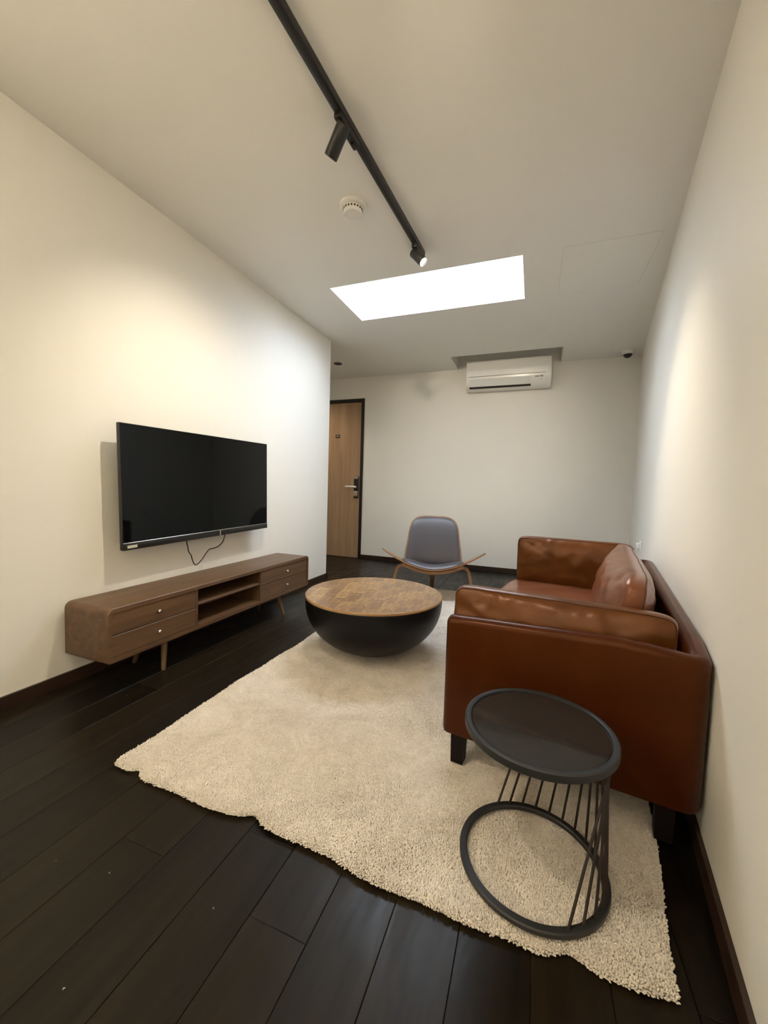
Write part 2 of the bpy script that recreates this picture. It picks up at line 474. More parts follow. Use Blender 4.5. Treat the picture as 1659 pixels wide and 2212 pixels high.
# seven-segment-free simple digits built from flat bars
def digits(txt, x0, z0, h, y, mt, parent, name):
    wd, th_ = h * 0.55, h * 0.16
    g = G(); x = x0
    def seg(c_, xa):
        z1 = z0 + h; zm = z0 + h / 2
        top = (xa, xa + wd, z1 - th_, z1); mid = (xa, xa + wd, zm - th_ / 2, zm + th_ / 2); bot = (xa, xa + wd, z0, z0 + th_)
        ul = (xa, xa + th_, zm, z1); ur = (xa + wd - th_, xa + wd, zm, z1); ll = (xa, xa + th_, z0, zm); lr = (xa + wd - th_, xa + wd, z0, zm)
        return {'0': (top, bot, ul, ur, ll, lr), '1': (ur, lr), '2': (top, ur, mid, ll, bot)}[c_]
    for ch in txt:
        for (a, b, cz, d) in seg(ch, x): g.box(a, b, y - 0.001, y, cz, d)
        x += wd * 1.35
    return obj(name, g, mt, parent, 0)
digits('201', -2.703, 1.734, 0.023, YB - 0.002, M_SIGNTXT, sg, 'door_number')

# ------------------------------------------------------------------ track lighting
def track_x(y): return -0.8685 + (y - 0.6) * 0.0585
TY0, TY1 = -1.6, 2.545
A, B = Vector((track_x(TY0), TY0, 0)), Vector((track_x(TY1), TY1, 0))
tdir = (B - A).normalized(); tang = math.atan2(tdir.y, tdir.x)
track = thing('ceiling_track', 'long black lighting track running along the ceiling', 'track', (A.x, A.y, H), tang)
Lt = (B - A).length
obj('rail', G().rbox(0, Lt, -0.018, 0.018, -0.033, -0.0005, 0.003), M_TRACK, track)
obj('end_cap', G().rbox(Lt - 0.004, Lt + 0.006, -0.019, 0.019, -0.034, -0.0005, 0.003), M_TRACK, track)
obj('slot', G().box(0.01, Lt - 0.02, -0.006, 0.006, -0.0337, -0.0325), M_DARKSLOT, track)

def spot_head(y, aim, label, power, size, blend, lens=None, length=0.15, rad=0.0285, radius=0.02):
    p0 = Vector((track_x(y), y, H - 0.0335))
    t = thing('track_spotlight', label, 'spotlight', p0, tang, 'track spotlights')
    inv = Matrix.Rotation(-tang, 3, 'Z')
    obj('adapter', G().rbox(-0.080, 0.090, -0.0165, 0.0165, -0.026, 0.0, 0.005).rbox(0.045, 0.070, -0.010, 0.010, -0.036, -0.024, 0.004), M_TRACK, t)
    piv = Vector((-0.045, 0.0, -0.055))
    obj('bracket', G().tube([(-0.045, 0, -0.018), (-0.045, 0, -0.060)], 0.011, 12).rbox(-0.060, -0.030, -0.012, 0.012, -0.042, -0.012, 0.005), M_TRACK, t)
    d = (inv @ (Vector(aim) - p0) - piv).normalized()
    rot = d.to_track_quat('-Z', 'Y').to_matrix().to_4x4()
    Mx = Matrix.Translation(piv + d * 0.02) @ rot
    g = G().lathe([(0, 0.045), (rad * 0.9, 0.045), (rad, 0.042), (rad, -length + 0.045), (rad * 0.93, -length + 0.042), (rad * 0.86, -length + 0.055), (rad * 0.80, -length + 0.060), (0, -length + 0.060)], 32)
    obj('lamp_housing', g.xform(Mx), M_TRACK, t)
    if lens is not None:
        gl = G().lathe([(0, 0.0), (rad * 0.84, 0.0), (rad * 0.84, 0.004), (0, 0.004)], 24, (0, 0, -length + 0.0525))
        obj('lens', gl.xform(Mx), lens, t)
    ld = bpy.data.lights.new('spot_beam', 'SPOT'); lo = bpy.data.objects.new('spot_beam', ld); COL.objects.link(lo)
    ld.energy = power; ld.color = WARM; ld.spot_size = math.radians(size); ld.spot_blend = blend; ld.shadow_soft_size = radius
    lo.parent = t
    lo.matrix_local = Matrix.Translation(piv + d * (length - 0.045 + 0.03)) @ rot
    return t
spot_head(1.56, (XL, 2.0, 1.0), 'black track spotlight in mid-track aimed at the television wall', SPOT_TV, 90, 1.0, M_LENS, 0.118)
spot_head(2.47, (xr(2.2), 2.2, 1.0), 'black track spotlight at the track end with its lit lens showing', SPOT_SOFA, 62, 1.0, M_LENS, 0.105, 0.0285)
spot_head(0.15, (-0.5, 0.6, 0.0), 'black track spotlight above the camera aimed at the rug', SPOT_REAR, 100, 1.0, M_LENS)
spot_head(-0.30, (XL, -0.45, 1.95), 'black track spotlight added unseen behind the camera as fill off the left wall', FILL_WASH * 0.86, 100, 1.0, M_LENS)  # this and the next two heads are unseen, added for bounced fill
spot_head(-0.75, (xr(-0.8), -0.8, 1.95), 'black track spotlight added unseen behind the camera as fill off the right wall', FILL_WASH * 0.95, 100, 1.0, M_LENS)
spot_head(-1.25, (-0.8, YR, 1.9), 'black track spotlight added unseen behind the camera as fill off the rear wall', 40.0, 100, 1.0, M_LENS)

# ------------------------------------------------------------------ ceiling fittings
sm = thing('smoke_detector', 'round white smoke detector on the ceiling left of the track', 'detector', (-1.008, 2.03, H))
obj('base', G().lathe([(0, -0.0005), (0.074, -0.0005), (0.074, -0.010), (0.066, -0.016), (0, -0.016)], 40), M_CEIL, sm)
obj('sensor_head', G().lathe([(0, -0.016), (0.052, -0.016), (0.054, -0.022), (0.053, -0.040), (0.046, -0.048), (0, -0.049)], 40), M_WHITEPL, sm)
g = G()
for k in range(20):
    a = 2 * math.pi * k / 20
    M4 = Matrix.Rotation(a, 4, 'Z')
    gg = G().box(0.0525, 0.0546, -0.004, 0.004, -0.034, -0.024).xform(M4); g.add(gg.v, gg.f)
lpart(obj('vent_slots', g, M_DARKSLOT, sm, 0), 'ring of dark vent slots')

dl = thing('recessed_downlight', 'small unlit round downlight in the hall ceiling near the door', 'downlight', (-2.373, 4.466, H))
obj('trim_ring', G().lathe([(0.034, -0.0005), (0.052, -0.0005), (0.052, -0.004), (0.034, -0.006), (0.034, -0.0005)], 32), M_DOWN, dl)
obj('lamp_face', G().lathe([(0, -0.002), (0.034, -0.002), (0.034, -0.0005), (0, -0.0005)], 32), M_DOME, dl)

def added_downlight(label, loc, aim, power, size):  # unseen downlights added to brighten the hall and the far wall
    t = thing('recessed_downlight', label, 'downlight', loc)
    obj('trim_ring', G().lathe([(0.034, -0.0005), (0.052, -0.0005), (0.052, -0.004), (0.034, -0.006), (0.034, -0.0005)], 32), M_DOWN, t)
    obj('lamp_face', G().lathe([(0, -0.002), (0.034, -0.002), (0.034, -0.0005), (0, -0.0005)], 32), M_LENS, t)
    ld = bpy.data.lights.new('added_beam', 'SPOT'); lo = bpy.data.objects.new('added_beam', ld); COL.objects.link(lo)
    ld.energy = power; ld.color = WARM; ld.spot_size = math.radians(size); ld.spot_blend = 1.0; ld.shadow_soft_size = 0.03
    lo.parent = t; lo.location = (0, 0, -0.012)
    lo.rotation_euler = (Vector(aim) - Vector(loc)).to_track_quat('-Z', 'Y').to_euler()
added_downlight('added unseen downlight deep in the hall brightening the door end', (-3.0, 4.50, H), (-3.0, 4.5, 0), FILL_HALL, 130)
added_downlight('added unseen downlight above the camera brightening the far wall', (-0.25, 0.50, H), (-0.75, YB, 1.62), FILL_FAR, 40)

cc = thing('dome_camera', 'small black domed security camera in the far ceiling corner', 'camera', (0.872, 4.93, H))
obj('base', G().lathe([(0, -0.0005), (0.062, -0.0005), (0.062, -0.024), (0.056, -0.034), (0, -0.030)], 36), M_WHITEPL, cc)
prof = [(0.042, -0.034)] + [(0.042 * math.cos(a), -0.034 - 0.036 * math.sin(a)) for a in np.linspace(0.1, math.pi / 2 - 0.05, 8)] + [(0, -0.0705)]
obj('dome', G().lathe(prof, 36), M_DOME, cc)

# access hatch: a flush ceiling panel with a hairline gap round it
hx0, hx1, hy0, hy1 = 0.10, 0.640, 2.78, 3.41
ht = thing('ceiling_hatch', 'flush access hatch in the ceiling beside the skylight', 'hatch', (hx0, hy0, H))
obj('panel', G().box(0.004, hx1 - hx0 - 0.004, 0.004, hy1 - hy0 - 0.004, -0.0012, -0.0002), M_CEIL, ht, 0)
ww, dd = hx1 - hx0, hy1 - hy0
g = G().box(0, ww, 0, 0.003, -0.0006, -0.0002).box(0, ww, dd - 0.003, dd, -0.0006, -0.0002).box(0, 0.003, 0.003, dd - 0.003, -0.0006, -0.0002).box(ww - 0.003, ww, 0.003, dd - 0.003, -0.0006, -0.0002)
obj('gap', g, M_HAIR, ht, 0)

# ------------------------------------------------------------------ air conditioner
AX0, AX1 = -0.835, 0.125
ac = thing('air_conditioner', 'white split air conditioner high on the back wall under the ceiling recess', 'air conditioner', (AX0, YB, 2.238))
aw = AX1 - AX0
def extr(prof, x0, x1, rend=0.0):
    g = G()
    if rend:
        cy = sum(p[0] for p in prof) / len(prof); cz = sum(p[1] for p in prof) / len(prof)
        def sc(f): return [((p[0] - cy) * f + cy, (p[1] - cz) * f + cz) for p in prof]
        rr = [(x0, 0.965), (x0 + rend * .3, 0.988), (x0 + rend, 1.0), (x1 - rend, 1.0), (x1 - rend * .3, 0.988), (x1, 0.965)]
        return g.rings([[(x, a, b) for a, b in sc(f)] for x, f in rr])
    return g.rings([[(x, a, b) for a, b in prof] for x in (x0, x1)])
AP = [(-0.001, 0.02), (-0.001, 0.35), (-0.17, 0.35), (-0.195, 0.343), (-0.205, 0.325), (-0.222, 0.235), (-0.224, 0.21), (-0.220, 0.13), (-0.212, 0.09), (-0.19, 0.045), (-0.14, 0.012), (-0.05, 0.006)]
obj('body', extr(AP, 0, aw, 0.02), M_WHITEPL, ac)
fp = [(-0.206, 0.325), (-0.2235, 0.236), (-0.2255, 0.21), (-0.2222, 0.152), (-0.2282, 0.152), (-0.2318, 0.200), (-0.2326, 0.214), (-0.2318, 0.224), (-0.2290, 0.236), (-0.2095, 0.333)]
lpart(obj('front_panel', extr(fp, 0.012, aw - 0.012), M_WHITEPL, ac), 'glossy folded white front panel')
g = G().hexa([(0.045, -0.188, 0.030), (0.735, -0.188, 0.030), (0.735, -0.200, 0.036), (0.045, -0.200, 0.036)],
             [(0.045, -0.2135, 0.118), (0.735, -0.2135, 0.118), (0.735, -0.2265, 0.118), (0.045, -0.2265, 0.118)])
obj('louvre_flap', g, M_ACLOW, ac, 0)
g = G().hexa([(0.040, -0.165, 0.018), (0.742, -0.165, 0.018), (0.742, -0.186, 0.020), (0.040, -0.186, 0.020)],
             [(0.040, -0.165, 0.030), (0.742, -0.165, 0.030), (0.742, -0.199, 0.034), (0.040, -0.199, 0.034)])
obj('outlet_slot', g, M_DARKSLOT, ac, 0)
obj('panel_gap', G().box(0.03, aw - 0.06, -0.2235, -0.2205, 0.146, 0.151), M_GREYMARK, ac, 0)
for bx in ((0.785, 0.83, -0.2215, -0.2185, 0.105, 0.117), (0.84, 0.872, -0.2215, -0.2185, 0.103, 0.121), (0.85, 0.856, -0.2185, -0.2125, 0.072, 0.082)):
    lpart(obj('indicator_mark', G().box(*bx), M_GREYMARK, ac, 0), 'small grey indicator mark')
lpart(obj('badge', G().box(0.40, 0.455, -0.2315, -0.2288, 0.168, 0.174), M_ACLOW, ac, 0), 'faint badge')

# ------------------------------------------------------------------ wall socket by the sofa
py = 3.72
so = thing('wall_socket', 'white wall socket low on the right wall beyond the sofa back', 'socket', (xr(py), py, 0.60), -TH)
obj('cover_plate', G().rbox(-0.010, -0.0006, -0.043, 0.043, -0.043, 0.043, 0.003), M_WHITEPL, so)
obj('rocker', G().rbox(-0.0135, -0.009, -0.012, 0.012, -0.022, 0.022, 0.002), M_WHITEPL, so)
obj('plug', G().rbox(-0.036, -0.009, -0.038, -0.016, -0.02, 0.03, 0.006), M_WHITEPL, so)

# ------------------------------------------------------------------ television
TVX = XL + 0.118
tv = thing('television', 'large flat black television mounted on the left wall', 'television', (TVX, 1.985, 0.985))
tv.rotation_euler = (math.radians(1.3), 0, 0)
hw, hh = 0.588, 0.327
obj('back_case', G().rbox(-0.022, -0.004, -hw, hw, -hh, hh, 0.003).rbox(-0.055, -0.02, -hw * 0.72, hw * 0.72, -hh * 0.85, hh * 0.35, 0.012), M_TVBODY, tv)
obj('screen', G().rbox(-0.006, 0.0, -hw + 0.004, hw - 0.004, -hh + 0.032, hh - 0.003, 0.001, 1), M_SCREEN, tv)
obj('bezel', G().box(-0.005, 0.001, -hw, -hw + 0.004, -hh, hh).box(-0.005, 0.001, hw - 0.004, hw, -hh, hh).box(-0.005, 0.001, -hw, hw, hh - 0.003, hh), M_TVBODY, tv, 0)
obj('speaker_bar', G().rbox(-0.02, 0.006, -hw, hw, -hh - 0.006, -hh + 0.029, 0.004), M_TVBODY, tv)
lpart(obj('trim_strip', G().rbox(0.0, 0.0045, -hw + 0.003, hw - 0.003, -hh + 0.029, -hh + 0.0335, 0.001, 1), M_CHROME, tv), 'thin bright metal strip under the screen')
lpart(obj('centre_tab', G().rbox(0.004, 0.009, 0.08, 0.088, -hh - 0.007, -hh + 0.034, 0.001, 1), M_CHROME, tv), 'small bright tab')
lpart(obj('badge', G().box(0.0055, 0.0068, -hw + 0.022, -hw + 0.077, -hh + 0.004, -hh + 0.019), M_LABEL, tv, 0), 'pale badge plate')
obj('wall_bracket', G().box(-0.117, -0.05, -0.18, -0.14, -0.15, 0.15).box(-0.117, -0.05, 0.14, 0.18, -0.15, 0.15).box(-0.117, -0.108, -0.25, 0.25, -0.11, 0.11), M_METAL, tv, 0)

cabp = [(1.855, .66), (1.862, .60), (1.868, .572), (1.885, .553), (1.905, .535), (1.916, .505), (1.926, .477), (1.936, .472), (1.958, .487), (1.99, .508), (2.03, .538), (2.06, .556), (2.10, .560), (2.13, .572), (2.165, .605), (2.187, .66)]
def smoothpts(pts, n=6):
    P = [np.array(q, float) for q in pts]; out = []
    for i in range(len(P) - 1):
        a, b, c_, d = P[max(i - 1, 0)], P[i], P[i + 1], P[min(i + 2, len(P) - 1)]
        for k in range(n):
            t_ = k / n
            out.append(0.5 * ((2 * b) + (-a + c_) * t_ + (2 * a - 5 * b + 4 * c_ - d) * t_ ** 2 + (-a + 3 * b - 3 * c_ + d) * t_ ** 3))
    out.append(P[-1]); return [tuple(q) for q in out]
cb = obj('power_cable', G().tube(smoothpts([(-2.035 + 0.01 * math.sin(i), y, z) for i, (y, z) in enumerate(cabp)], 4), 0.0035, 6), M_CABLE)
tag(cb, 'thin black cable drooping below the television', 'cable')

# ------------------------------------------------------------------ media console
CX1, CX0 = -1.755, -2.055
CY0, CY1, CZ0, CZ1 = 1.178, 2.862, 0.166, 0.421
con = thing('media_console', 'long low walnut media console under the television', 'console', (0, 0, 0))
def ring_profile(y0, y1, z0, z1, rt, rb, n=6):
    pts = []
    for (cy, cz, r, a0) in ((y1 - rb, z0 + rb, rb, -90), (y1 - rt, z1 - rt, rt, 0), (y0 + rt, z1 - rt, rt, 90), (y0 + rb, z0 + rb, rb, 180)):
        for k in range(n + 1):
            a = math.radians(a0 + 90 * k / n); pts.append((cy + r * math.cos(a), cz + r * math.sin(a)))
    return pts
tk = 0.022
out = ring_profile(CY0, CY1, CZ0, CZ1, 0.032, 0.012); inn = ring_profile(CY0 + tk, CY1 - tk, CZ0 + tk, CZ1 - tk, 0.006, 0.004)
ch = 0.003
out_in = ring_profile(CY0 + ch, CY1 - ch, CZ0 + ch, CZ1 - ch, 0.030, 0.010)
g = G().rings([[(CX1 - 0.0, y, z) for y, z in inn], [(CX1, y, z) for y, z in out_in], [(CX1 - ch, y, z) for y, z in out],
               [(CX0, y, z) for y, z in out], [(CX0, y, z) for y, z in inn], [(CX1, y, z) for y, z in inn]], True, False)
obj('carcass', g, M_WALNUT, con, 40)
obj('back_panel', G().box(CX0 + 0.004, CX0 + 0.012, CY0 + tk, CY1 - tk, CZ0 + tk, CZ1 - tk), M_WALNUT, con, 0)
for y in (1.676, 2.240):
    obj('divider', G().box(CX0 + 0.012, CX1 - 0.006, y, y + 0.014, CZ0 + tk, CZ1 - tk), M_WALNUT_END, con, 0)
obj('shelf', G().rbox(CX0 + 0.012, CX1 - 0.012, 1.690, 2.240, 0.303, 0.317, 0.002, 1), M_WALNUT, con)
zm = (CZ0 + CZ1) / 2
kn = G().lathe([(0, 0.021), (0.005, 0.0205), (0.0082, 0.018), (0.009, 0.0145), (0.0078, 0.010), (0.0045, 0.007), (0.004, 0.0), (0, 0)], 20).xform(Matrix.Rotation(math.pi / 2, 4, 'Y'))
knob0 = None
for ya, yb_, ky in ((CY0 + tk + .002, 1.675, 1.434), (2.255, CY1 - tk - .002, 2.547)):
    for za, zb_ in ((CZ0 + tk + .002, zm - .002), (zm + .002, CZ1 - tk - .002)):
        d = obj('drawer', G().rbox(CX1 - 0.30 + 0.06, CX1 - 0.006, ya, yb_, za, zb_, 0.0015, 1), M_WALNUT, con)
        if knob0 is None:
            knob0 = obj('knob', kn, M_KNOB, d, 60, (CX1 - 0.007, ky, (za + zb_) / 2)); lpart(knob0, 'round metal knob')
        else:
            kk = knob0.copy(); COL.objects.link(kk); kk.parent = d; kk.location = (CX1 - 0.007, ky, (za + zb_) / 2)
for (bx, by, tx, ty) in ((-1.800, 1.497, -1.832, 1.532), (-1.784, 2.553, -1.822, 2.515), (-2.02, 1.497, -1.99, 1.532), (-2.02, 2.553, -1.99, 2.515)):
    obj('leg', G().tube([(bx, by, 0.0), (bx + (tx - bx) * .04, by + (ty - by) * .04, 0.006), (tx, ty, CZ0 + 0.002)], [0.0105, 0.0115, 0.0185], 16), M_LEGWOOD, con)

# ------------------------------------------------------------------ coffee table
CT = (-0.872, 2.172)
RUGZ = 0.0215
ct = thing('coffee_table', 'round half-drum coffee table with black bowl base and patchwork wood top', 'table', (CT[0], CT[1], RUGZ))
R_, HT = 0.409, 0.333
prof = [(0, 0.0), (0.080, 0.0), (0.092, 0.003), (0.104, 0.0085)]
z0a = 1 - 0.03
for k in range(1, 22):
    t_ = k / 21
    z = 0.008 + (HT - 0.008) * t_
    q = 1 - z / HT
    r = R_ * (1 - abs(q) ** 2.25) ** (1 / 1.95)
    if r > 0.110: prof.append((r, z))
prof += [(R_ + 0.0005, HT + 0.004), (R_ - 0.002, HT + 0.008), (0, HT + 0.008)]
obj('bowl_base', G().lathe(prof, 96), M_BOWL, ct, 50)
obj('top_edge', G().lathe([(R_ - 0.004, HT + 0.007), (R_, HT + 0.008), (R_ + 0.0005, HT + 0.016), (R_ - 0.003, HT + 0.0205), (R_ - 0.007, HT + 0.021), (R_ - 0.007, HT + 0.007), (R_ - 0.004, HT + 0.007)], 96), M_EDGEWOOD, ct, 50)
# patchwork blocks clipped to the circle
def clip_circle(poly, R0):
    out = poly
    for k in range(72):
        a = 2 * math.pi * k / 72; nx, ny = math.cos(a), math.sin(a)
        new = []
        for i in range(len(out)):
            p, q = out[i - 1], out[i]
            dp, dq = p[0] * nx + p[1] * ny - R0, q[0] * nx + q[1] * ny - R0
            if dp <= 0: new.append(p) if False else None
            if (dp <= 0) != (dq <= 0):
                t_ = dp / (dp - dq); new.append((p[0] + (q[0] - p[0]) * t_, p[1] + (q[1] - p[1]) * t_))
            if dq <= 0: new.append(q)
        out = new
        if len(out) < 3: return []
    return out
ga = math.radians(12)
rb = random.Random(3)
xw = -0.42
while xw < 0.41:
    wdt = rb.uniform(0.062, 0.085)
    yb0 = -0.45 + rb.uniform(-0.1, 0)
    while yb0 < 0.42:
        ln = rb.uniform(0.11, 0.24)
        gp = 0.00025
        poly = clip_circle([(xw + gp, yb0 + gp), (xw + wdt - gp, yb0 + gp), (xw + wdt - gp, yb0 + ln - gp), (xw + gp, yb0 + ln - gp)], R_ - 0.0075)
        if len(poly) >= 3:
            zt = HT + 0.0208 + rb.uniform(-0.0004, 0.0004)
            cxp = sum(p[0] for p in poly) / len(poly); cyp = sum(p[1] for p in poly) / len(poly)
            P0 = [(p[0] - cxp, p[1] - cyp) for p in poly]
            o = obj('wood_block', G().rings([[(p[0], p[1], 0) for p in P0], [(p[0], p[1], zt - HT - 0.008) for p in P0]]), M_TABLE, ct, 0)
            ca, sa = math.cos(ga), math.sin(ga)
            o.location = (cxp * ca - cyp * sa, cxp * sa + cyp * ca, HT + 0.008); o.rotation_euler = (0, 0, ga)
        yb0 += ln
    xw += wdt

# ------------------------------------------------------------------ side table
ST = (0.041, 1.076); SR = 0.1865; SZ = 0.401
st = thing('side_table', 'round black side table with smoked glass top beside the sofa arm', 'side table', (ST[0], ST[1], 0))
zb0 = 0.0215
obj('base_ring', G().lathe([(SR - 0.017, zb0), (SR - 0.003, zb0), (SR, zb0 + 0.003), (SR, zb0 + 0.012), (SR - 0.003, zb0 + 0.015), (SR - 0.017, zb0 + 0.015), (SR - 0.020, zb0 + 0.012), (SR - 0.020, zb0 + 0.003), (SR - 0.017, zb0)], 96), M_METAL, st, 40)
obj('top_rim', G().lathe([(SR - 0.022, SZ - 0.022), (SR - 0.003, SZ - 0.022), (SR, SZ - 0.019), (SR, SZ - 0.003), (SR - 0.003, SZ), (SR - 0.013, SZ), (SR - 0.0155, SZ - 0.0015), (SR - 0.0165, SZ - 0.007), (SR - 0.022, SZ - 0.009), (SR - 0.022, SZ - 0.022)], 96), M_RIM, st, 40)
obj('tray_plate', G().lathe([(0, SZ - 0.022), (SR - 0.0215, SZ - 0.022), (SR - 0.0215, SZ - 0.014), (0, SZ - 0.014)], 96), M_METAL, st, 40)
lpart(obj('glass_top', G().lathe([(0, SZ - 0.0135), (SR - 0.0195, SZ - 0.0135), (SR - 0.018, SZ - 0.006), (SR - 0.019, SZ - 0.005), (0, SZ - 0.005)], 96), M_SMOKE, st, 40), 'dark smoked glass disc')
bk = [-64, -47, -31, 0, 50, 72, 96, 124]; tkv = [-4, 4, 10, 20, 38, 55, 75, 92]
for ab in list(np.linspace(-64, 124, 16)):
    at = float(np.interp(ab, bk, tkv)); ab, at = math.radians(ab), math.radians(at)
    rr = SR - 0.010
    obj('rod', G().tube([(rr * math.cos(ab), rr * math.sin(ab), zb0 + 0.008), (rr * math.cos(at), rr * math.sin(at), SZ - 0.018)], 0.0034, 8), M_RODS, st)

# ------------------------------------------------------------------ rug
def near_edge(x):
    return 0.893 - 0.030 * math.exp(-((x + 0.05) / 0.42) ** 2) + 0.006 * math.sin(x * 9 + 1) + 0.004 * math.sin(x * 23) \
        + 0.022 * math.exp(-((x + 1.22) / 0.02) ** 2) + 0.02 * math.exp(-((x + 0.735) / 0.03) ** 2) - 0.012 * math.exp(-((x - 0.06) / 0.05) ** 2) + 0.016 * math.exp(-((x - 0.12) / 0.03) ** 2)
def left_edge(y): return -1.345 + 0.006 * math.sin(y * 7) + 0.003 * math.sin(y * 19) + 0.03 * math.exp(-((y - 0.89) / 0.03) ** 2)
def right_edge(y): return 0.322 + 0.14 * (y - 0.88) + 0.004 * math.sin(y * 11)
RY1 = 3.85
rug = thing('rug', 'large cream shag rug lying on the dark floor', 'rug', (0, 0, 0))
g = G(); top = []; n = 60
ins = 0.012
ring = [(x, near_edge(x) + ins) for x in np.linspace(-1.335, 0.312, n)] + [(right_edge(y) - ins, y) for y in np.linspace(0.91, RY1 - ins, 30)] \
    + [(left_edge(y) + ins, y) for y in np.linspace(RY1 - ins, 0.93, 40)]
g.rings([[(x, y, 0.0005) for x, y in ring], [(x, y, 0.010) for x, y in ring]])
obj('backing', g, M_BACKING, rug, 0)
SLEN0 = 1.52
def tufts():
    V = []; 
    zones = [(0.84, 1.5, 0.0035), (1.5, 2.6, 0.0051), (2.6, RY1, 0.0080)]
    pts = []; rad = []
    for y0, y1, sp in zones:
        xs_ = np.arange(-1.36, 0.75, sp); ys_ = np.arange(y0, y1, sp)
        X, Y = np.meshgrid(xs_, ys_)
        X = X + rng.uniform(-.5, .5, X.shape) * sp; Y = Y + rng.uniform(-.5, .5, Y.shape) * sp
        P = np.stack([X.ravel(), Y.ravel()], 1)
        ne = np.interp(P[:, 0], np.linspace(-1.4, 0.8, 900), [near_edge(x) for x in np.linspace(-1.4, 0.8, 900)])
        le = np.interp(P[:, 1], np.linspace(0.8, 3.9, 900), [left_edge(y) for y in np.linspace(0.8, 3.9, 900)])
        re = np.interp(P[:, 1], np.linspace(0.8, 3.9, 900), [right_edge(y) for y in np.linspace(0.8, 3.9, 900)])
        ok = (P[:, 1] > ne + 0.004) & (P[:, 0] > le + 0.004) & (P[:, 0] < re - 0.004) & (P[:, 1] < RY1 - .004)
        du, dv = P[:, 0] + 0.25, P[:, 1] - 1.37          # nothing of the pile shows deep under the sofa
        uu, vv_ = du * math.cos(TH) - dv * math.sin(TH), du * math.sin(TH) + dv * math.cos(TH)
        ok &= ~((uu > 0.22) & (vv_ > 0.25) & (vv_ < SLEN0 - 0.25))
        q = P[ok]; pts.append(q); rad.append(np.full(len(q), sp * 0.95))
    P = np.concatenate(pts); Rr = np.concatenate(rad); K = len(P)
    x, y = P[:, 0], P[:, 1]
    lean_a = 2.2 * np.sin(x * 3.1 + 1.3 * np.sin(y * 2.3)) + 1.7 * np.sin(y * 4.1 + x * 1.9) + 1.2 * np.sin(x * 7.3 - y * 5.2)
    amp = 0.0016 + 0.0012 * np.sin(x * 5.7 + y * 3.3)
    dx = np.cos(lean_a) * amp + rng.normal(0, 0.0021, K); dy = np.sin(lean_a) * amp + rng.normal(0, 0.0021, K)
    # edge pile flops outwards
    ne = np.interp(x, np.linspace(-1.4, 0.8, 900), [near_edge(t_) for t_ in np.linspace(-1.4, 0.8, 900)])
    ed = np.clip(1 - (y - ne) / 0.030, 0, 1); dy -= ed * 0.007
    le = -1.345; edl = np.clip(1 - (x - le) / 0.025, 0, 1); dx -= edl * 0.004
    hgt = 0.0185 + 0.0012 * np.sin(x * 9 + y * 4) + 0.0008 * np.sin(y * 13 - x * 6) + rng.normal(0, 0.0008, K)
    hgt = np.minimum(hgt, 0.0213)
    hgt -= np.maximum(ed, edl) * 0.005
    a0 = rng.uniform(0, 2 * math.pi, K)
    verts = np.zeros((K, 9, 3), np.float32)
    for j in range(4):
        a = a0 + j * math.pi / 2
        verts[:, j, 0] = x + np.cos(a) * Rr * .55; verts[:, j, 1] = y + np.sin(a) * Rr * .55; verts[:, j, 2] = 0.008
        verts[:, 4 + j, 0] = x + dx * .7 + np.cos(a) * Rr * .72; verts[:, 4 + j, 1] = y + dy * .7 + np.sin(a) * Rr * .72; verts[:, 4 + j, 2] = hgt * 0.88
    verts[:, 8, 0] = x + dx; verts[:, 8, 1] = y + dy; verts[:, 8, 2] = hgt
    base = (np.arange(K) * 9)[:, None]
    quads = np.concatenate([base + np.array([[j, (j + 1) % 4, 4 + (j + 1) % 4, 4 + j]]) for j in range(4)], 1).reshape(-1)
    tr = np.concatenate([base + np.array([[4 + j, 4 + (j + 1) % 4, 8]]) for j in range(4)], 1).reshape(-1)
    me = bpy.data.meshes.new('pile')
    me.vertices.add(K * 9); me.vertices.foreach_set('co', verts.ravel())
    nq, ntr = K * 4, K * 4
    me.loops.add(nq * 4 + ntr * 3); me.loops.foreach_set('vertex_index', np.concatenate([quads, tr]).astype(np.int32))
    me.polygons.add(nq + ntr)
    me.polygons.foreach_set('loop_start', np.concatenate([np.arange(nq) * 4, nq * 4 + np.arange(ntr) * 3]).astype(np.int32))
    me.polygons.foreach_set('use_smooth', np.ones(nq + ntr, bool))
    me.update(calc_edges=True); me.validate()
    me.materials.append(M_RUG)
    o = bpy.data.objects.new('pile', me); COL.objects.link(o); o.parent = rug; o['kind'] = 'stuff'
    return K
NT = tufts()
print('tufts', NT)

# ------------------------------------------------------------------ sofa (local U = towards wall, V = along wall)
sofa = thing('sofa', 'brown leather two-seat sofa with loose cushions against the right wall', 'sofa', (-0.25, 1.37, 0), -TH)
SLEN = 1.52
def arc(cx, cy, r, a0, a1, n=7): return [(cx + r * math.cos(math.radians(a0 + (a1 - a0) * k / n)), cy + r * math.sin(math.radians(a0 + (a1 - a0) * k / n))) for k in range(n + 1)]
hwid = 0.029
v0, v1, ub = 0.03, SLEN - 0.03, 0.706
rc = 0.024
path = [(-0.020, v0), (-0.014, v0), (-0.002, v0)] + [(u, v0) for u in np.linspace(0.05, ub - rc, 8)] + arc(ub - rc, v0 + rc, rc, -90, 0)[1:] \
    + [(ub, v) for v in np.linspace(v0 + rc, v1 - rc, 14)][1:] + arc(ub - rc, v1 - rc, rc, 0, 90)[1:] + [(u, v1) for u in np.linspace(ub - rc, 0.05, 8)][1:] + [(-0.002, v1), (-0.014, v1), (-0.020, v1)]
def ztop(u, v):
    k = max(0.0, min((u - 0.50) / 0.21, 1)) * max(0.0, 1 - max(v - 0.03, 0) / 0.16)
    return 0.556 + 0.030 * min(max(u, 0) / 0.6, 1) + 0.040 * min(max(v, 0) / 1.5, 1) - 0.020 * k * k * (3 - 2 * k)
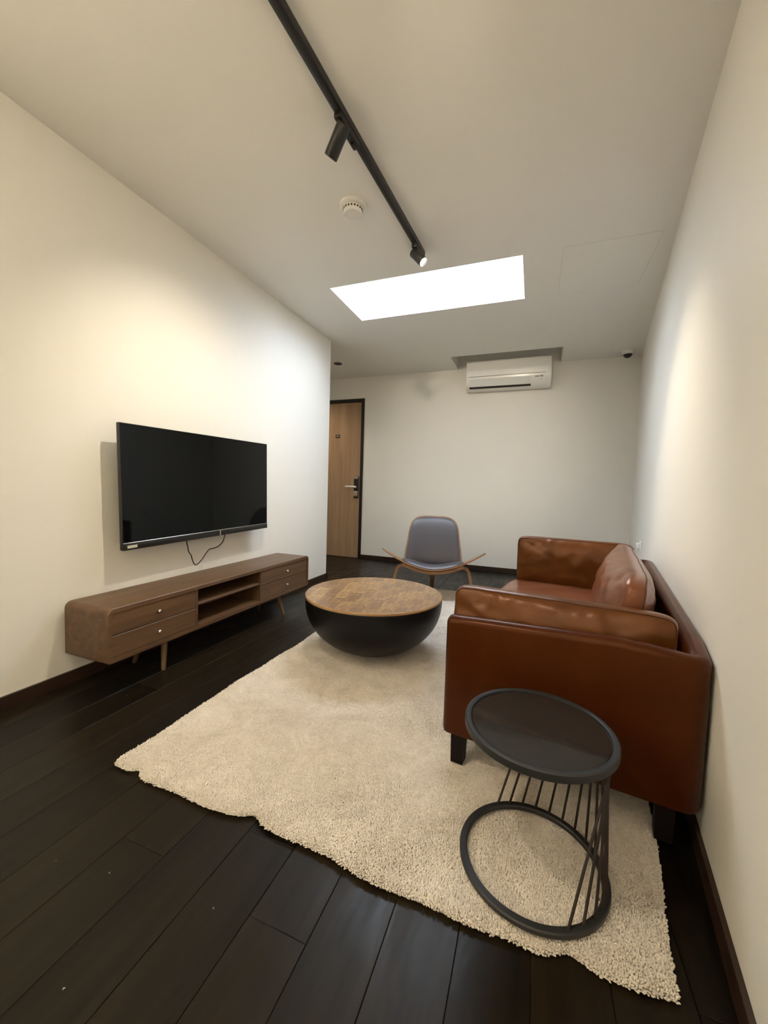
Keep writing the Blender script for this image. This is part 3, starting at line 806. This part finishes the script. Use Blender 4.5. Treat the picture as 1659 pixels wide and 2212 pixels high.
zbot = 0.128
rings = []
npth = len(path)
for i, (u, v) in enumerate(path):
    a = path[max(i - 1, 0)]; b = path[min(i + 1, npth - 1)]
    tx, ty = b[0] - a[0], b[1] - a[1]; ln = math.hypot(tx, ty); nx, ny = ty / ln, -tx / ln
    e_ = min(i, npth - 1 - i); f = (0.62, 0.86, 1.0)[e_] if e_ < 3 else 1.0; dz = (0.014, 0.005, 0.0)[e_] if e_ < 3 else 0.0
    zt = ztop(u, v) - dz; hwf = hwid * f; zb_ = zbot + dz * .6
    prof = []
    rt = hwf
    for k in range(9):
        an = math.pi * k / 8; prof.append((math.cos(an) * hwf, zt - rt * 0.9 + math.sin(an) * rt * 0.9))
    prof = [(hwf * 0.9, zb_), (hwf, zb_ + 0.010), (hwf, (zb_ + zt) / 2)] + prof + [(-hwf, (zb_ + zt) / 2), (-hwf, zb_ + 0.010), (-hwf * 0.9, zb_)]
    rings.append([(u + nx * p, v + ny * p, z) for p, z in prof])
obj('frame', G().rings(rings), M_LEATHER, sofa, 50)
obj('seat_base', G().rbox(0.0, ub - hwid + .002, v0 + hwid - .002, v1 - hwid + .002, 0.135, 0.285, 0.012, 3), M_LEATHER, sofa)

def cushion(L1, L2, T, edge, crown, seed, nu=40, nv=22, wr=0.004, pw=7.0):
    """pillow lying in local X (length) / Y (height), thickness along Z, centred"""
    g = G(); us = np.linspace(-1, 1, nu); vs = np.linspace(-1, 1, nv)
    def plan(a, b):
        mx_ = max(abs(a), abs(b))
        if mx_ < 1e-6: return 0.0, 0.0
        Lp = (abs(a) ** pw + abs(b) ** pw) ** (1 / pw)
        return a * mx_ / Lp, b * mx_ / Lp
    def surf(a, b, sgn):
        x, y = plan(a, b)
        h = edge / 2 + crown * ((1 - abs(a) ** 2.6) * (1 - abs(b) ** 2.6)) ** 0.75
        nz = noise.noise(Vector((x * L1 * 6 + seed, y * L2 * 9, sgn * 3 + seed)))
        # pulled creases running in from the seams
        rad = max(abs(a), abs(b))
        cre = math.sin((a * L1 * 42 if abs(b) > abs(a) * 0.8 else b * L2 * 42) + 5 * noise.noise(Vector((x * 3, y * 3, seed * 1.7)))) * max(0, rad - 0.45) * (1 - max(0, rad - 0.93) / 0.07)
        h += wr * nz + wr * 1.1 * cre * max(0.0, noise.noise(Vector((x * L1 * 5, y * L2 * 5, seed + 9))) + 0.35)
        return (x * L1 / 2, y * L2 / 2, sgn * h)
    top = [[surf(a, b, 1) for b in vs] for a in us]; bot = [[surf(a, b, -1) for b in vs] for a in us]
    def idx(i, j): return i * nv + j
    o = 0
    g.v += [p for r in top for p in r]; g.v += [p for r in bot for p in r]; q = nu * nv
    for i in range(nu - 1):
        for j in range(nv - 1):
            a = idx(i, j); g.f.append((a, a + nv, a + nv + 1, a + 1)); g.f.append((a + q, a + q + 1, a + q + nv + 1, a + q + nv))
    ed = [(i, 0) for i in range(nu)] + [(nu - 1, j) for j in range(1, nv)] + [(i, nv - 1) for i in range(nu - 2, -1, -1)] + [(0, j) for j in range(nv - 2, 0, -1)]
    nb = 4; prev = [idx(i, j) for i, j in ed]
    for k in range(1, nb + 1):
        if k == nb: cur = [idx(i, j) + q for i, j in ed]
        else:
            cur = []
            for (i, j) in ed:
                p, r = top[i][j], bot[i][j]; t_ = k / nb
                bul = 0.13 * edge * math.sin(math.pi * t_)
                nx, ny = p[0] / (L1 / 2), p[1] / (L2 / 2); n6 = (abs(nx) ** 9, abs(ny) ** 9); d = Vector((math.copysign(n6[0], nx), math.copysign(n6[1], ny), 0)); d.normalize()
                g.v.append((p[0] + d.x * bul, p[1] + d.y * bul, p[2] + (r[2] - p[2]) * t_)); cur.append(len(g.v) - 1)
        m_ = len(ed)
        for e_ in range(m_):
            g.f.append((prev[e_], prev[(e_ + 1) % m_], cur[(e_ + 1) % m_], cur[e_]))
        prev = cur
    pip = [[top[i][j] for i, j in ed], [bot[i][j] for i, j in ed]]
    return g, pip
def place_cushion(name, dims, Mx, seed, pipr=0.0022, seams=(0, 1), mt=M_LEATHER, **kw):
    g, pip = cushion(*dims, seed, **kw)
    o = obj(name, g.xform(Mx), mt, sofa, 80)
    gp = G()
    for si in seams: gp.tube([(Mx @ Vector(p))[:] for p in pip[si]], pipr, 6, True)
    obj('piping', gp, M_PIPING, o, 60)
    return o
def basis(X, Y, Z, loc):
    Mx = Matrix.Identity(4)
    for i, a in enumerate((X, Y, Z)):
        for r in range(3): Mx[r][i] = a[r]
    for r in range(3): Mx[r][3] = loc[r]
    return Mx
# seat: one long bench cushion
place_cushion('seat_cushion', (SLEN - 0.145, 0.63, 0.16, 0.135, 0.020), basis((0, 1, 0), (-1, 0, 0), (0, 0, 1), (0.262, SLEN / 2, 0.365)), 1.3, wr=0.003, nu=44, nv=24, mt=M_LEATHER_SHEEN)
# near and far arm cushions stand on the seat against the arms
place_cushion('arm_cushion', (0.685, 0.290, 0.15, 0.062, 0.042), basis((1, 0, 0), (0, 0.06, 0.998), (0, -0.998, 0.06), (0.318, 0.135, 0.494)), 4.1, wr=0.0065, nu=80, nv=30, pw=13, mt=M_LEATHER_MID)
place_cushion('arm_cushion', (0.640, 0.330, 0.15, 0.055, 0.050), basis((1, 0, 0), (0, -0.06, 0.998), (0, -0.998, -0.06), (0.300, SLEN - 0.145, 0.555)), 7.7, wr=0.0065, nu=80, nv=30, pw=13, mt=M_LEATHER_MID)
tb_ = math.radians(9)
place_cushion('back_cushion', (SLEN - 0.39, 0.345, 0.21, 0.055, 0.080), basis((0, 1, 0), (math.sin(tb_), 0, math.cos(tb_)), (math.cos(tb_), 0, -math.sin(tb_)), (0.540, SLEN / 2, 0.560)), 2.9, wr=0.007, nu=64, nv=34, pw=9, seams=(0,), mt=M_LEATHER_SHEEN)
for (u, v) in ((0.012, 0.008), (0.625, 0.008), (0.012, SLEN - 0.055), (0.625, SLEN - 0.055)):
    zf = 0.0215
    obj('leg', G().hexa([(u + .002, v + .002, zf), (u + 0.045, v + .002, zf), (u + 0.045, v + 0.045, zf), (u + .002, v + 0.045, zf)],
                        [(u, v, 0.14), (u + 0.048, v, 0.14), (u + 0.048, v + 0.048, 0.14), (u, v + 0.048, 0.14)]), M_SOFALEG, sofa, 0)

# ------------------------------------------------------------------ shell lounge chair
PHI = math.radians(13.4)
ch_ = thing('lounge_chair', 'three-legged bent plywood lounge chair with dark leather pads by the back wall', 'chair', (-0.815, 3.42, 0), PHI)
def shell_pt(u, v):
    """u -1..1 across the wings, v 0 front .. 1 rear; front faces local -Y"""
    au = abs(u)
    x = 0.458 * u
    zc = 0.300 + 0.165 * au ** 1.75
    front = -0.045 + 0.055 * au ** 2.2
    depth = 0.50 * (1 - au ** 2.3) ** 0.9 + 0.055
    y = front + depth * v
    z = zc - 0.17 * (y - front)
    return Vector((x, y, z))
us = np.linspace(-1, 1, 41); vs = np.linspace(0, 1, 17)
obj('seat_shell', G().sheet([[shell_pt(u, v) for v in vs] for u in us], 0.012), M_PLY, ch_, 50)
def pad_pt(a, b, lift):
    # a,b in -1..1 mapped to a rounded plan on the shell
    mx_ = max(abs(a), abs(b)); Lp = (abs(a) ** 4 + abs(b) ** 4) ** .25 if mx_ > 1e-6 else 1
    a2, b2 = a * mx_ / Lp, b * mx_ / Lp
    u = a2 * (0.60 - 0.05 * b2); v = 0.47 + b2 * 0.44
    p = shell_pt(u, v)
    p.z += 0.004 + lift * (1 - mx_ ** 5) ** 0.6
    return p
aa = np.linspace(-1, 1, 31)
obj('seat_pad', G().sheet([[pad_pt(a, b, 0.042) for b in aa] for a in aa], 0.004), M_PAD, ch_, 60)
def back_pt(a, b, off=0.0, inset=0.0, crown=0.0):
    mx_ = max(abs(a), abs(b)); pw = 4.2
    Lp = (abs(a) ** pw + abs(b) ** pw) ** (1 / pw) if mx_ > 1e-6 else 1
    a2, b2 = a * mx_ / Lp, b * mx_ / Lp
    if b < 0:  # squarer lower corners
        k = min(1, -b); a2 = a2 * (1 - k * 0.75) + a * k * 0.75; b2 = b2 * (1 - k * .75) + b * k * .75
    a2 *= 1 - inset * 1.0; b2 *= 1 - inset * .85
    t_ = (b2 + 1) / 2
    wdt = 0.310 - 0.065 * t_ - 0.012 * math.sin(t_ * math.pi)
    x = a2 * wdt
    z = 0.245 + 0.490 * t_
    y = 0.385 + 0.185 * t_ ** 1.25 - 0.055 * (1 - a2 ** 2) * 0 + 0.05 * (1 - a2 * a2) * 1.0
    p = Vector((x, y, z))
    nrm = Vector((0, -0.93, 0.36))
    return p + nrm * (off + crown * (1 - mx_ ** 5) ** 0.6)
bb = np.linspace(-1, 1, 29)
obj('back_shell', G().sheet([[back_pt(a, b) for b in bb] for a in bb], -0.012), M_PLY, ch_, 50)
obj('back_pad', G().sheet([[back_pt(a, b, 0.010, 0.036, 0.024) for b in bb] for a in bb], 0.008), M_PAD, ch_, 60)
def strip(pts, wy, th_, taper=None):
    """flat bent-ply strip through pts, width along local Y, thickness in the bending plane (XZ)"""
    P = [Vector(p) for p in pts]; rr = []
    for i, p in enumerate(P):
        t_ = (P[min(i + 1, len(P) - 1)] - P[max(i - 1, 0)]).normalized(); n_ = Vector((-t_.z, 0, t_.x)).normalized()
        w_ = wy * (taper[i] if taper else 1)
        yv = Vector((0, 1, 0))
        rr.append([(p + n_ * th_ / 2 - yv * w_ / 2)[:], (p + n_ * th_ / 2 + yv * w_ / 2)[:], (p - n_ * th_ / 2 + yv * w_ / 2)[:], (p - n_ * th_ / 2 - yv * w_ / 2)[:]])
    return G().rings(rr)
lz = RUGZ + 0.013
for sgn in (-1, 1):
    pts = smoothpts([(sgn * 0.12, 0.10, 0.262), (sgn * 0.20, 0.10, 0.284), (sgn * 0.258, 0.09, 0.306), (sgn * 0.303, 0.08, 0.300), (sgn * 0.330, 0.07, 0.262), (sgn * 0.349, 0.05, 0.16), (sgn * 0.368, 0.03, lz)], 5)
    obj('leg', strip(pts, 0.055, 0.024), M_PLY, ch_, 40)
lpart(obj('support_rail', strip(smoothpts([(-0.27, 0.02, 0.333), (-0.20, 0.02, 0.305), (-0.12, 0.02, 0.281), (0, 0.02, 0.266), (0.12, 0.02, 0.281), (0.20, 0.02, 0.305), (0.27, 0.02, 0.333)], 6), 0.10, 0.026), M_PLY, ch_, 40), 'curved rail under the seat front')
rp = [(0, 0.06, 0.262), (0, 0.16, 0.236), (0, 0.26, 0.20), (0, 0.36, 0.13), (0, 0.43, lz)]
rr = []
for i, p in enumerate(smoothpts(rp, 5)):
    k = i / 20; wx = 0.030 - 0.012 * k; th_ = 0.016 - .003 * k
    rr.append([(p[0] - wx, p[1] - th_, p[2] - th_), (p[0] + wx, p[1] - th_, p[2] - th_), (p[0] + wx, p[1] + th_, p[2] + th_), (p[0] - wx, p[1] + th_, p[2] + th_)])
lpart(obj('leg', G().rings(rr), M_PLYDARK, ch_, 40), 'darker central rear leg')
